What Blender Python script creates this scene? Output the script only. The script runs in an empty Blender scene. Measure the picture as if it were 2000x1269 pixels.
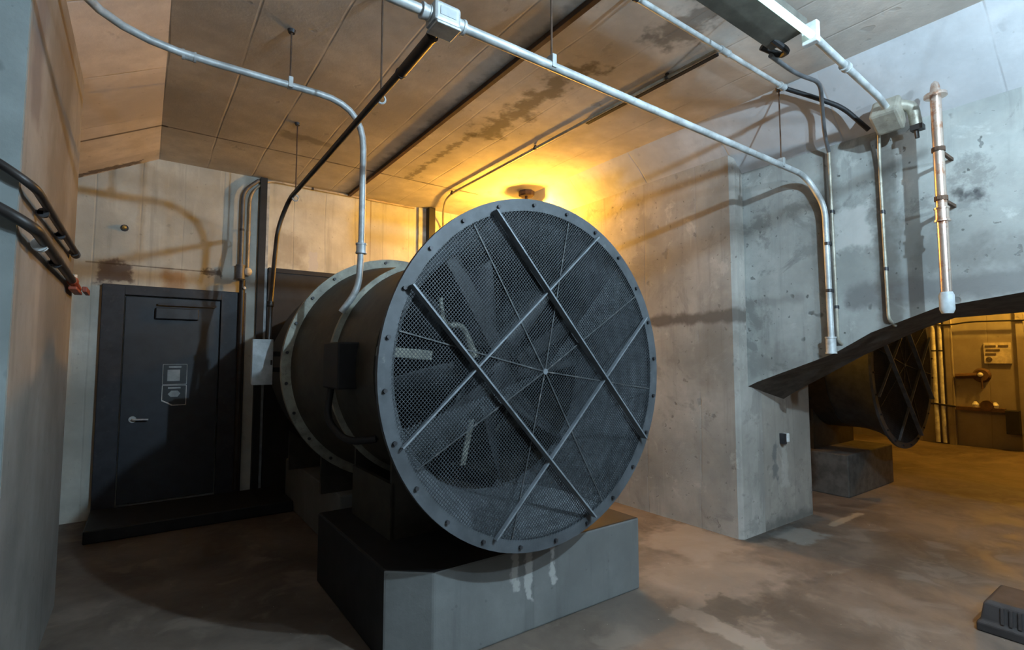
import bpy, bmesh, math, random
from mathutils import Vector, Matrix
random.seed(7)
S = bpy.context.scene
COL = S.collection

# ------------------------------------------------------------------ camera
cam_d = bpy.data.cameras.new('camera'); cam = bpy.data.objects.new('camera', cam_d); COL.objects.link(cam)
cam_d.sensor_width = 36.0; cam_d.sensor_fit = 'HORIZONTAL'; cam_d.lens = 18.04
cam_d.clip_start = 0.02
PITCH = math.atan(66/1002.2)
cam.location = (0, 0, 1.55)
cam.rotation_euler = (math.pi/2 + PITCH, 0, -math.radians(35.6))
S.camera = cam

# ------------------------------------------------------------------ exposure, world
S.view_settings.view_transform = 'Standard'; S.view_settings.look = 'None'
S.view_settings.gamma = 1.0; S.view_settings.exposure = 0.0
W = bpy.data.worlds.new('world'); S.world = W; W.use_nodes = True
W.node_tree.nodes['Background'].inputs[0].default_value = (1.0, .92, .85, 1)
W.node_tree.nodes['Background'].inputs[1].default_value = 0.03

COOL = (.60, .83, 1.0); SODIUM = (1.0, .47, .05)
COOL_POS = (2.05, -.7, 3.40); COOL_W = 410
COOL2_POS = (2.6, -1.0, 2.80); COOL2_W = 130
SOD_POS = (3.84, 5.05, 3.24); SOD_W = 205
SOD2_POS = (11.45, 1.6, 3.42); SOD2_W = 255
SOD3_POS = (5.85, 4.3, 2.95); SOD3_W = 70

# ------------------------------------------------------------------ node helpers
class NT:
    def __init__(s, name):
        s.m = bpy.data.materials.new(name); s.m.use_nodes = True
        s.t = s.m.node_tree; s.n = s.t.nodes; s.bsdf = s.n['Principled BSDF']
        tc = s.n.new('ShaderNodeTexCoord'); s.co = tc.outputs['Object']
        sp = s.n.new('ShaderNodeSeparateXYZ'); s.l(s.co, sp.inputs[0]); s.xyz = sp.outputs
    def l(s, a, b): s.t.links.new(a, b)
    def inp(s, sock, v):
        if hasattr(v, 'is_linked') or hasattr(v, 'links'): s.l(v, sock)
        elif isinstance(v, (tuple, list)) and len(v) == 3 and sock.type == 'RGBA': sock.default_value = (*v, 1)
        else: sock.default_value = v
    def math(s, op, a, b=0.0, c=0.0, clamp=False):
        n = s.n.new('ShaderNodeMath'); n.operation = op; n.use_clamp = clamp
        s.inp(n.inputs[0], a); s.inp(n.inputs[1], b); s.inp(n.inputs[2], c); return n.outputs[0]
    def noise(s, scale, detail=4, rough=.6, vec=None, stretch=None, dist=0):
        v = vec if vec is not None else s.co
        if stretch:
            mp = s.n.new('ShaderNodeMapping'); s.l(v, mp.inputs[0]); mp.inputs['Scale'].default_value = stretch; v = mp.outputs[0]
        n = s.n.new('ShaderNodeTexNoise'); s.l(v, n.inputs['Vector']); n.inputs['Scale'].default_value = scale
        n.inputs['Detail'].default_value = detail; n.inputs['Roughness'].default_value = rough; n.inputs['Distortion'].default_value = dist
        return n.outputs['Fac']
    def ramp(s, f, lo, hi, a=0.0, b=1.0):
        n = s.n.new('ShaderNodeMapRange'); n.interpolation_type = 'SMOOTHSTEP'
        s.inp(n.inputs[0], f); s.inp(n.inputs[1], lo); s.inp(n.inputs[2], hi); s.inp(n.inputs[3], a); s.inp(n.inputs[4], b); return n.outputs[0]
    def mix(s, f, a, b, mode='MIX'):
        n = s.n.new('ShaderNodeMix'); n.data_type = 'RGBA'; n.blend_type = mode
        s.inp(n.inputs[0], f); s.inp(n.inputs[6], a); s.inp(n.inputs[7], b); return n.outputs[2]
    def box(s, c, h, edge=.08, wob=.0, wscale=6):
        """soft mask of a box region, its edges wandering with noise"""
        wn = s.math('MULTIPLY', s.math('SUBTRACT', s.noise(wscale, 3), .5), wob*2) if wob else 0.0
        out = None
        for i in range(3):
            if h[i] is None: continue
            d = s.math('ABSOLUTE', s.math('SUBTRACT', s.xyz[i], c[i]))
            d = s.math('ADD', d, wn)
            m = s.ramp(d, h[i]-edge/2, h[i]+edge/2, 1.0, 0.0)
            out = m if out is None else s.math('MULTIPLY', out, m)
        return out
    def finish(s, col, rough=.8, metal=0.0, bump=None, bstr=.3, bdist=.01, spec=None):
        s.inp(s.bsdf.inputs['Base Color'], col); s.inp(s.bsdf.inputs['Roughness'], rough); s.inp(s.bsdf.inputs['Metallic'], metal)
        if spec is not None: s.bsdf.inputs['Specular IOR Level'].default_value = spec
        if bump is not None:
            b = s.n.new('ShaderNodeBump'); b.inputs['Strength'].default_value = bstr; b.inputs['Distance'].default_value = bdist
            s.l(bump, b.inputs['Height']); s.l(b.outputs[0], s.bsdf.inputs['Normal'])
        return s.m

def concrete(name, base, axis=None, pitch=.2, off=0.0, streak=None, dark=.55, mott=.35, pits=.5, lines=.6, stains_and_shade=(), rough=.85, boardvar=.12, light=1.25, blotch=0):
    n = NT(name)
    big = n.noise(1.1, 5, .6); mid = n.noise(4.5, 5, .65); fine = n.noise(38, 3, .7)
    lo = tuple(c*(1-mott) for c in base); hi = tuple(min(1, c*light) for c in base)
    col = n.mix(n.ramp(big, .32, .68), lo, hi)
    col = n.mix(n.ramp(mid, .35, .7, 0, .55), col, tuple(c*.82 for c in base))
    bump = n.math('ADD', n.math('MULTIPLY', mid, .6), n.math('MULTIPLY', fine, .25))
    if axis is not None:
        c = n.math('DIVIDE', n.math('ADD', n.xyz[axis], 10.0+off), pitch)
        c = n.math('ADD', c, n.math('MULTIPLY', n.noise(.9, 2), .1))
        fr = n.math('FRACT', c); fl = n.math('FLOOR', c)
        wn = n.n.new('ShaderNodeTexWhiteNoise'); wn.noise_dimensions = '1D'; n.l(fl, wn.inputs['W'])
        var = n.math('MULTIPLY_ADD', wn.outputs['Value'], boardvar*2, 1-boardvar)
        cv = n.n.new('ShaderNodeCombineColor'); [n.l(var, cv.inputs[i]) for i in range(3)]
        col = n.mix(1.0, col, cv.outputs[0], 'MULTIPLY')
        d = n.math('MINIMUM', fr, n.math('SUBTRACT', 1.0, fr))
        ln = n.ramp(d, 0.0, .012/pitch, 1.0, 0.0)
        ln = n.math('MULTIPLY', ln, n.ramp(n.noise(2.3, 3), .35, .6, .15, 1.0))
        ln = n.math('MULTIPLY', ln, n.math('MULTIPLY_ADD', wn.outputs['Value'], .8, .35))
        col = n.mix(n.math('MULTIPLY', ln, lines, clamp=True), col, tuple(c*.3 for c in base))
        bump = n.math('SUBTRACT', bump, n.math('MULTIPLY', ln, .9))
    if streak is not None:
        st = [9, 9, 9]; st[streak] = .7
        s_ = n.noise(1.0, 4, .65, stretch=tuple(st))
        col = n.mix(n.ramp(s_, .52, .75, 0, .5), col, tuple(c*dark for c in base))
        col = n.mix(n.ramp(s_, .38, .22, 0, .4), col, tuple(min(1, c*1.3) for c in base))
    if blotch:
        bn = n.noise(2.4, 8, .68, dist=.5)
        col = n.mix(n.ramp(bn, .53, .62, 0, blotch), col, tuple(c*.58 for c in base))
        col = n.mix(n.ramp(bn, .43, .34, 0, blotch*.8), col, tuple(min(1, c*1.45) for c in base))
        p3 = n.ramp(n.noise(13, 3, .55), .66, .70, 0, blotch)
        col = n.mix(p3, col, tuple(c*.4 for c in base)); bump = n.math('SUBTRACT', bump, p3)
    if pits:
        p = n.ramp(n.noise(7, 2, .5), .70, .76, 0, pits)
        col = n.mix(p, col, tuple(c*.35 for c in base)); bump = n.math('SUBTRACT', bump, p)
        p2 = n.ramp(n.noise(26, 1, .4), .74, .80, 0, pits)
        col = n.mix(p2, col, tuple(c*.3 for c in base))
    for (cc, hh, colr, amt, edge, wob, ws) in stains_and_shade:
        col = n.mix(n.math('MULTIPLY', n.box(cc, hh, edge, wob, ws), amt, clamp=True), col, colr)
    return n.finish(col, rough, 0, bump, .35, .012, .3)

def paint(name, base, rough=.5, metal=0.0, wear=None, wamt=.5, wscale=14, var=.25, bstr=.1, lo=.55):
    n = NT(name)
    col = n.mix(n.ramp(n.noise(9, 4), .3, .7), tuple(c*(1-var) for c in base), tuple(min(1, c*(1+var)) for c in base))
    if wear: col = n.mix(n.ramp(n.noise(wscale, 5, .7), lo, lo+.12, 0, wamt), col, wear)
    return n.finish(col, rough, metal, n.noise(60, 2), bstr, .003)

def emitter(name, col, strength):
    m = bpy.data.materials.new(name); m.use_nodes = True; b = m.node_tree.nodes['Principled BSDF']
    b.inputs['Base Color'].default_value = (*col, 1); b.inputs['Emission Color'].default_value = (*col, 1); b.inputs['Emission Strength'].default_value = strength
    return m

# ------------------------------------------------------------------ materials
DK = (.035, .03, .022)
M = {}
M['ceil'] = concrete('ceiling_concrete', (.64, .60, .55), axis=0, pitch=.44, off=.05, mott=.22, lines=.24, pits=.25, boardvar=.03, stains_and_shade=[
    ((2.52, 3.3, 3.65), (.10, .75, .3), (.10, .085, .06), .75, .18, .35, 7),
    ((2.42, 4.7, 3.65), (.03, .75, .3), (.08, .065, .045), .6, .06, .12, 12),
    ((2.70, 1.9, 3.65), (.12, .22, .3), (.06, .05, .04), .6, .15, .25, 8),
    ((2.03, 3.6, 3.65), (.05, 3.0, .3), (.09, .075, .055), .45, .08, .10, 8),
    ((1.2, 5.05, 3.65), (.25, .07, .3), (.14, .12, .09), .5, .1, .15, 10),
    ((1.7, 5.5, 3.65), (1.7, .012, .3), (.06, .05, .04), .8, .02, .01, 5),
    ((-.3, 5.5, 3.45), (.4, .018, .4), (.06, .045, .035), .85, .02, .005, 5)])
M['ceil_side'] = concrete('ceiling_slope_concrete', (.64, .59, .57), axis=1, pitch=.9, mott=.18, lines=.3, pits=.25, boardvar=.05, stains_and_shade=[
    ((-.3, 5.5, 3.45), (.5, .016, .5), (.06, .045, .035), .85, .02, .005, 5),
    ((-.35, 6.4, 3.4), (.25, .05, .3), (.06, .045, .045), .8, .04, .08, 16)])
M['ceil_pale'] = concrete('pale_slope_concrete', (.54, .55, .57), axis=1, pitch=.9, mott=.12, lines=.2, pits=.2, boardvar=.04)
M['wall'] = concrete('wall_concrete', (.44, .42, .385), axis=1, pitch=.62, off=.1, streak=2, mott=.3, lines=.3, boardvar=.05, blotch=.55, pits=.4, stains_and_shade=[
    ((4.2, 3.2, 1.93), (.3, 1.2, .055), (.10, .085, .075), .8, .05, .06, 5),
    ((4.2, 2.75, 1.70), (.3, .18, .45), (.16, .14, .12), .45, .3, .2, 5),
    ((4.2, 2.6, 2.9), (.3, .14, .4), (.15, .13, .11), .4, .3, .1, 5)])
M['jamb'] = concrete('jamb_concrete', (.42, .385, .34), axis=0, pitch=.33, streak=2, mott=.25, lines=.4, pits=.35, blotch=.4, stains_and_shade=[
    ((4.80, 2.51, .60), (.045, .2, .17), (.13, .14, .145), .7, .04, .10, 9),
    ((4.98, 2.51, .55), (.05, .2, .20), (.55, .54, .50), .5, .06, .12, 9),
    ((4.9, 2.51, .02), (.8, .3, .06), (.10, .10, .095), .6, .08, .08, 7)])
M['beam'] = concrete('beam_concrete', (.36, .375, .36), mott=.3, streak=2, lines=.3, pits=.85, light=1.3, blotch=.75, stains_and_shade=[
    ((4.38, .8, 2.03), (.3, .9, .09), (.15, .15, .15), .75, .08, .08, 6),
    ((4.38, .9, 2.22), (.3, .32, .10), (.17, .17, .165), .6, .15, .2, 6),
    ((4.38, 1.42, 2.5), (.3, .07, .85), (.12, .10, .085), .6, .1, .12, 7),
    ((4.38, 1.80, 2.9), (.3, .06, .45), (.14, .12, .10), .55, .1, .08, 7),
    ((4.38, 1.65, 2.55), (.3, .13, .16), (.60, .60, .58), .6, .08, .14, 9),
    ((4.38, .93, 2.63), (.3, .05, .03), (.05, .05, .055), .8, .05, .05, 14),
    ((4.38, 1.00, 2.67), (.3, .03, .025), (.06, .06, .06), .8, .05, .05, 14),
    ((4.38, 2.35, 2.05), (.3, .35, .03), (.2, .2, .19), .5, .08, .08, 5),
    ((4.38, 2.25, 1.5), (.3, .25, .10), (.17, .17, .165), .5, .12, .14, 7)])
M['soffit'] = paint('dark_soffit', (.09, .08, .07), .9, var=.3)  # underside a darker tone than the beam face
M['back'] = concrete('back_wall_concrete', (.60, .61, .56), axis=0, pitch=.37, off=.05, streak=2, mott=.26, lines=.2, pits=.3, boardvar=.04, stains_and_shade=[
    ((-.26, 6.4, 2.42), (.14, .5, .10), (.10, .075, .08), .85, .06, .12, 9),
    ((.23, 6.4, 2.36), (.09, .5, .12), (.42, .24, .10), .6, .08, .08, 8),
    ((.05, 6.4, 2.50), (.55, .5, .006), (.10, .08, .06), .8, .01, .01, 5),
    ((.58, 6.4, 2.50), (.09, .5, .035), (.07, .055, .05), .8, .04, .08, 18),
    ((1.64, 6.4, 2.74), (.05, .5, .12), (.62, .64, .68), .8, .02, .05, 10),
    ((1.35, 6.4, 2.85), (.15, .5, .2), (.33, .29, .22), .5, .15, .2, 5),
    ((-.6, 6.4, 2.35), (.2, .5, .5), (.47, .47, .40), .3, .1, .1, 5),
    ((2.35, 6.4, 2.9), (.006, .5, .8), (.2, .16, .10), .6, .01, .01, 5)])
M['pier'] = concrete('pier_concrete', (.25, .23, .21), streak=2, mott=.3, lines=.2, pits=.25, light=1.2, stains_and_shade=[
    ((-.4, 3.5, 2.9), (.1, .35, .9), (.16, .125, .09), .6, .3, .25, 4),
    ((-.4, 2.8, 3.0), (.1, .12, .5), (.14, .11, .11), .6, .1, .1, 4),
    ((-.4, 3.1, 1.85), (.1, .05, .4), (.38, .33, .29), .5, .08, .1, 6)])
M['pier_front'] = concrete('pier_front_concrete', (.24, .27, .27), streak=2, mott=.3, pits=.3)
M['floor'] = None
def floor_mat():
    n = NT('floor_concrete')
    big = n.noise(.9, 6, .62, dist=.4); mid = n.noise(3.2, 5, .6, dist=.6); fine = n.noise(30, 3, .6)
    col = n.mix(n.ramp(big, .35, .66), (.088, .070, .057), (.175, .142, .116))
    col = n.mix(n.ramp(mid, .52, .66, 0, .55), col, (.235, .195, .16))
    col = n.mix(n.ramp(mid, .44, .30, 0, .6), col, (.085, .072, .062))
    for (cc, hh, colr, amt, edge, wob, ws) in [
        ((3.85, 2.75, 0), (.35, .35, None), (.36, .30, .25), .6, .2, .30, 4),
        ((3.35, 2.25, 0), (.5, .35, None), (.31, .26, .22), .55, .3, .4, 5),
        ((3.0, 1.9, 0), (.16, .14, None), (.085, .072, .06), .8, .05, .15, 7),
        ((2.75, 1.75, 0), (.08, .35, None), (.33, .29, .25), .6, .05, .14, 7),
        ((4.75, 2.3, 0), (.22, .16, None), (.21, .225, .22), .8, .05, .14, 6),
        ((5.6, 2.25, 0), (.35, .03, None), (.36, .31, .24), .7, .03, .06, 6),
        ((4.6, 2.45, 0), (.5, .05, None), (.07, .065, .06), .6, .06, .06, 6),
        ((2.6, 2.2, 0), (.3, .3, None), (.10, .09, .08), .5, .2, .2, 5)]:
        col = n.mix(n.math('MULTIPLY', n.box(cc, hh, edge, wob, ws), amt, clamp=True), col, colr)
    sp = n.ramp(n.noise(55, 1, .3), .80, .84, 0, .8)
    col = n.mix(sp, col, (.5, .48, .44))
    return n.finish(col, n.ramp(mid, .3, .7, .5, .8), 0, n.math('ADD', mid, n.math('MULTIPLY', fine, .3)), .2, .01, .35)
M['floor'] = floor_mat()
M['plinth'] = concrete('plinth_concrete', (.17, .178, .175), streak=2, mott=.25, pits=.3, lines=.2, stains_and_shade=[
    ((1.75, 2.41, .40), (.018, .1, .16), (.50, .50, .48), .6, .02, .06, 12),
    ((1.84, 2.41, .36), (.022, .1, .18), (.52, .52, .50), .6, .02, .06, 12),
    ((2.02, 2.41, .36), (.012, .1, .14), (.50, .50, .48), .6, .02, .06, 12)])
M['far'] = concrete('far_wall_concrete', (.42, .40, .36), axis=1, pitch=.5, mott=.3, lines=.4, pits=.3, stains_and_shade=[
    ((12, 2.5, .95), (.5, 3, .98), (.18, .15, .12), .55, .1, .06, 6)])  # lower wall darkened, a shadow put into the colour
M['fan'] = paint('fan_grey_paint', (.072, .082, .092), .55, .1, wear=(.22, .23, .22), wamt=.5, wscale=11, lo=.64)
M['fan_bell'] = paint('fan_bell_lit', (.22, .24, .26), .6, .1)
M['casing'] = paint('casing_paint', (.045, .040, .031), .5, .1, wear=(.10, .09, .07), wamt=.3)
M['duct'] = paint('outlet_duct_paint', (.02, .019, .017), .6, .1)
M['flange'] = paint('flange_paint', (.30, .30, .25), .55, .1, wear=(.12, .11, .10), wamt=.5, wscale=20)
M['mesh'] = paint('guard_wire', (.042, .049, .056), .5, .2)
M['mesh2'] = paint('guard_overlap_wire', (.12, .135, .148), .5, .2)
M['bar'] = paint('guard_bar', (.20, .225, .25), .45, .2)
M['seam'] = paint('guard_seam', (.06, .066, .07), .5, .2, wear=(.2, .185, .17), wamt=.7, wscale=30)
M['motor'] = paint('motor_paint', (.035, .038, .042), .5, .2)
M['blade'] = paint('blade_paint', (.026, .029, .032), .5, .1)
M['bolt'] = paint('bolt_steel', (.05, .05, .055), .5, .5)
M['galv'] = paint('galvanised_steel', (.50, .53, .54), .5, .3, wear=(.33, .33, .31), wamt=.5)
M['galv_dull'] = paint('dull_galvanised', (.38, .36, .30), .5, .4, wear=(.2, .16, .11), wamt=.5)
M['dark_pipe'] = paint('dark_painted_conduit', (.035, .03, .028), .45, .2)
M['grey_pipe'] = paint('grey_conduit', (.13, .135, .145), .5, .3)
M['rust'] = paint('rusty_steel', (.10, .06, .04), .8, .2, wear=(.2, .09, .04), wamt=.6)
M['tan'] = paint('tan_conduit', (.48, .40, .28), .5, .2, wear=(.25, .15, .08), wamt=.4)
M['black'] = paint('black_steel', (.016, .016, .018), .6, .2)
M['door'] = paint('navy_door_paint', (.024, .029, .040), .5, .0, var=.15)
M['frame'] = paint('dark_frame_paint', (.022, .024, .033), .55, .0, wear=(.06, .05, .055), wamt=.4)
M['white'] = paint('white_enamel', (.72, .74, .74), .4)
M['white_pipe'] = paint('bright_pipe_metal', (.78, .63, .54), .26, .85, wear=(.50, .22, .11), wamt=.8, wscale=9, lo=.52, var=.1)
M['box_grey'] = paint('pale_grey_enamel', (.42, .46, .48), .5)
M['print'] = paint('sign_print_dark', (.10, .08, .06), .7)
M['notice_dark'] = paint('notice_black', (.03, .035, .04), .4)
M['notice_pale'] = paint('notice_pale', (.34, .38, .40), .4)
M['sign'] = paint('cream_sign', (.62, .58, .50), .5)
M['red'] = paint('red_valve_paint', (.28, .06, .03), .5, .1)
M['brass'] = paint('brass', (.65, .45, .15), .35, .8)
M['rubber'] = paint('black_rubber', (.035, .03, .03), .7)
M['hood'] = paint('fixture_hood_paint', (.11, .105, .09), .6)
M['tube'] = emitter('lit_tube', (.60, 1.0, .98), 1.6)
M['glass'] = None
def lamp_mat(name, col, watts, r):
    return emitter(name, col, watts/(4*math.pi**2*r*r))

# ------------------------------------------------------------------ mesh helpers
class MB:
    def __init__(s): s.v = []; s.f = []
    def add(s, vs, fs):
        o = len(s.v); s.v += [tuple(v) for v in vs]; s.f += [tuple(i+o for i in f) for f in fs]; return s
    def box(s, x0, x1, y0, y1, z0, z1):
        return s.add([(x, y, z) for x in (x0, x1) for y in (y0, y1) for z in (z0, z1)],
                     [(0, 1, 3, 2), (4, 6, 7, 5), (0, 4, 5, 1), (2, 3, 7, 6), (0, 2, 6, 4), (1, 5, 7, 3)])
    def obox(s, c, ax, ay, az):
        """oriented box: centre and three half-axis vectors"""
        c = Vector(c); ax, ay, az = Vector(ax), Vector(ay), Vector(az)
        return s.add([c+ax*i+ay*j+az*k for i in (-1, 1) for j in (-1, 1) for k in (-1, 1)],
                     [(0, 1, 3, 2), (4, 6, 7, 5), (0, 4, 5, 1), (2, 3, 7, 6), (0, 2, 6, 4), (1, 5, 7, 3)])
    def tube(s, pts, r, n=12, cap=True):
        pts = [Vector(p) for p in pts]; rs = r if isinstance(r, (list, tuple)) else [r]*len(pts)
        t0 = (pts[1]-pts[0]).normalized(); u = t0.orthogonal().normalized(); prev = t0; rings = []
        for i, p in enumerate(pts):
            a = (pts[i]-pts[i-1]).normalized() if i else (pts[1]-pts[0]).normalized()
            b = (pts[i+1]-pts[i]).normalized() if i < len(pts)-1 else a
            t = (a+b).normalized(); q = prev.rotation_difference(t); u = q @ u; prev = t; w = t.cross(u)
            k = 1/max(.3, math.cos(a.angle(b)/2)) if a.length and b.length else 1
            rings.append([p+(u*math.cos(2*math.pi*j/n)+w*math.sin(2*math.pi*j/n))*rs[i] for j in range(n)])
        vs = [v for g in rings for v in g]; fs = []
        for i in range(len(rings)-1):
            for j in range(n): fs.append((i*n+j, i*n+(j+1) % n, (i+1)*n+(j+1) % n, (i+1)*n+j))
        if cap: fs.append(tuple(range(n))[::-1]); fs.append(tuple((len(rings)-1)*n+j for j in range(n)))
        return s.add(vs, fs)
    def lathe(s, prof, c, axis='y', n=64, closed=False):
        """profile of (radius, along) turned about an axis through c"""
        vs = []; fs = []
        for (r, a) in prof:
            for j in range(n):
                t = 2*math.pi*j/n; p, q = r*math.cos(t), r*math.sin(t)
                d = {'y': (p, a, q), 'z': (p, q, a), 'x': (a, p, q)}[axis]
                vs.append((c[0]+d[0], c[1]+d[1], c[2]+d[2]))
        m = len(prof)
        for i in range(m if closed else m-1):
            k = (i+1) % m
            for j in range(n): fs.append((i*n+j, i*n+(j+1) % n, k*n+(j+1) % n, k*n+j))
        return s.add(vs, fs)
    def prism(s, poly, axis, a0, a1):
        """extrude a polygon given in the two other coordinates along an axis"""
        def P(p, a): return {'x': (a, p[0], p[1]), 'y': (p[0], a, p[1]), 'z': (p[0], p[1], a)}[axis]
        n = len(poly); vs = [P(p, a0) for p in poly]+[P(p, a1) for p in poly]
        fs = [tuple(range(n)), tuple(range(2*n-1, n-1, -1))]+[(i, n+i, n+(i+1) % n, (i+1) % n) for i in range(n)]
        return s.add(vs, fs)
    def ball(s, c, r, n=16, m=10, sc=(1, 1, 1)):
        prof = [(r*math.sin(math.pi*i/m), -r*math.cos(math.pi*i/m)) for i in range(m+1)]
        vs = []; fs = []
        for (q, a) in prof:
            for j in range(n): vs.append((c[0]+sc[0]*q*math.cos(2*math.pi*j/n), c[1]+sc[1]*q*math.sin(2*math.pi*j/n), c[2]+sc[2]*a))
        for i in range(m):
            for j in range(n): fs.append((i*n+j, i*n+(j+1) % n, (i+1)*n+(j+1) % n, (i+1)*n+j))
        return s.add(vs, fs)

def arc_path(pts, rad, seg=7):
    """polyline with its corners rounded"""
    P = [Vector(p) for p in pts]; out = [P[0]]
    for i in range(1, len(P)-1):
        a = (P[i-1]-P[i]); b = (P[i+1]-P[i]); r = rad[i-1] if isinstance(rad, (list, tuple)) else rad
        d = min(r*1.0, a.length*.49, b.length*.49); p0 = P[i]+a.normalized()*d; p2 = P[i]+b.normalized()*d
        for k in range(seg+1):
            t = k/seg; out.append(p0*(1-t)**2+P[i]*2*t*(1-t)+p2*t*t)
    out.append(P[-1]); return out

def tag(o, label=None, cat=None, group=None, kind=None):
    if label: o['label'] = label
    if cat: o['category'] = cat
    if group: o['group'] = group
    if kind: o['kind'] = kind
    return o

def build(name, mb, mat, parent=None, smooth=False, bevel=0, recalc=True):
    me = bpy.data.meshes.new(name)
    me.from_pydata([tuple(v) for v in mb.v], [], mb.f)
    bm = bmesh.new(); bm.from_mesh(me); bmesh.ops.remove_doubles(bm, verts=bm.verts, dist=1e-5)
    if recalc: bmesh.ops.recalc_face_normals(bm, faces=bm.faces)
    bm.to_mesh(me); bm.free()
    mats = mat if isinstance(mat, list) else [mat]
    for m in mats: me.materials.append(m)
    o = bpy.data.objects.new(name, me); COL.objects.link(o)
    if smooth:
        me.shade_smooth()
        try: me.set_sharp_from_angle(angle=math.radians(38))
        except Exception: pass
    if bevel:
        b = o.modifiers.new('bevel', 'BEVEL'); b.width = bevel; b.segments = 2; b.limit_method = 'ANGLE'
    if parent:
        o.parent = parent; o.matrix_parent_inverse = Matrix.Translation(-Vector(parent.location))
    return o

def empty(name, loc, label, cat, group=None):
    o = bpy.data.objects.new(name, None); COL.objects.link(o); o.location = loc; o.empty_display_size = .1
    return tag(o, label, cat, group)

def copy_tree(o, off=None, parent=None):
    c = o.copy(); COL.objects.link(c)
    if parent:
        inv = o.matrix_parent_inverse.copy(); c.parent = parent; c.matrix_parent_inverse = inv
    elif off: c.location = Vector(o.location)+Vector(off)
    for ch in [x for x in bpy.data.objects if x.parent == o]: copy_tree(ch, None, c)
    return c

def struct(name, mb, mat, bevel=0):
    return tag(build(name, mb, mat, bevel=bevel), kind='structure')

# ------------------------------------------------------------------ the setting
ZC = 3.65
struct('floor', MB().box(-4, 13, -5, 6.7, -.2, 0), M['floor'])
# vaulted ceiling of the near bay: flat middle and two slopes
struct('ceiling', MB().prism([(.05, ZC), (3.93, ZC), (3.93, ZC+.3), (.05, ZC+.3)], 'y', -5, 6.47), M['ceil'])
struct('ceiling_slope_left', MB().prism([(.05, ZC), (.05, ZC+.3), (-4, ZC+.3), (-4, 1.55+.3), (-1.4, 2.90), (-.55, 3.335)], 'y', -5, 6.47), M['ceil_side'])
struct('ceiling_slope_right', MB().prism([(3.93, ZC), (4.22, 3.385), (4.38, 3.24), (4.60, 3.1), (4.60, ZC+.3), (3.93, ZC+.3)], 'y', -5, 6.47), M['ceil_pale'])
struct('ceiling_next_bay', MB().box(4.6, 13, -5, 6.47, 3.65, 3.95), M['ceil'])
struct('wall_back', MB().box(-4, 13, 6.47, 6.8, 0, 3.95), M['back'])
# right wall behind the opening, chamfered at its corner
struct('wall_right', MB().prism([(4.22, 6.47), (4.22, 2.545), (4.255, 2.51), (4.6, 2.51), (4.6, 6.47)], 'z', 0, 3.45), M['wall'])
struct('wall_right_jamb', MB().box(4.36, 5.50, 2.512, 6.47, 0, 3.6), M['jamb'])
# haunched beam over the opening
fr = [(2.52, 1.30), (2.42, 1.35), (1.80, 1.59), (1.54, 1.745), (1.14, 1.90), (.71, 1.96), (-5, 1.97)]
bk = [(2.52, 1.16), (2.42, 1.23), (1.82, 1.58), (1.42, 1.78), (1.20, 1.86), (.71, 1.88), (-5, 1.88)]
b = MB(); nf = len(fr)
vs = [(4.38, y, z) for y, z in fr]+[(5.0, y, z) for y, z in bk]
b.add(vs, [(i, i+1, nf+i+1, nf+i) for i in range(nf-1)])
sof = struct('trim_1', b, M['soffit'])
b = MB()
b.add([(4.38, y, z) for y, z in fr]+[(4.38, y, 3.3) for y, z in fr], [(i, nf+i, nf+i+1, i+1) for i in range(nf-1)])
b.add([(5.0, y, z) for y, z in bk]+[(5.0, y, 3.7) for y, z in bk], [(i, i+1, nf+i+1, nf+i) for i in range(nf-1)])
struct('wall_right_beam', b, M['beam'])
# left pier between the bays
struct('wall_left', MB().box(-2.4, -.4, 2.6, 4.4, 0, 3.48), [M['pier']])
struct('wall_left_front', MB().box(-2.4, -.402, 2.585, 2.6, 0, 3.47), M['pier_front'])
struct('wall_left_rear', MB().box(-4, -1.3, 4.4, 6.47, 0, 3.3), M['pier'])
struct('wall_far', MB().box(12.05, 12.4, -5, 6.47, 0, 3.65), M['far'])
struct('trim_2', MB().box(11.98, 12.05, 2.95, 3.05, 0, 3.65), M['far'])
struct('trim_3', MB().box(11.98, 12.05, 2.0, 2.09, 0, 3.65), M['far'])

# ------------------------------------------------------------------ door on the back wall
d = tag(empty('door_1', (.27, 6.47, 0), None, None), kind='structure')
f = MB(); f.box(-.36, -.18, 6.40, 6.47, 0, 2.29).box(.67, .91, 6.40, 6.47, 0, 2.29).box(-.18, .67, 6.40, 6.47, 2.19, 2.29)
build('door_frame', f, M['frame'], d, bevel=.006)
leaf = build('door_leaf', MB().box(-.17, .66, 6.425, 6.462, .12, 2.18), M['door'], d, bevel=.004)
c = build('door_closer', MB().box(.08, .46, 6.375, 6.425, 1.96, 2.075), M['door'], d, bevel=.008)
build('closer_arm', MB().box(.10, .62, 6.362, 6.374, 2.10, 2.125), M['frame'], d)
h = MB().lathe([(.0, -.012), (.032, -.012), (.032, 0), (0, 0)], (-.07, 6.425, .945), 'y', 24)
h.tube(arc_path([(-.07, 6.42, .945), (-.07, 6.375, .945), (.06, 6.372, .94)], .02), .010)
build('door_handle', h, M['galv'], d, smooth=True)
tag(build('door_step', MB().box(-.36, 1.29, 5.64, 6.395, 0, .11), M['black'], bevel=.01), 'low black painted step in front of the dark door', 'step')
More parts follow.
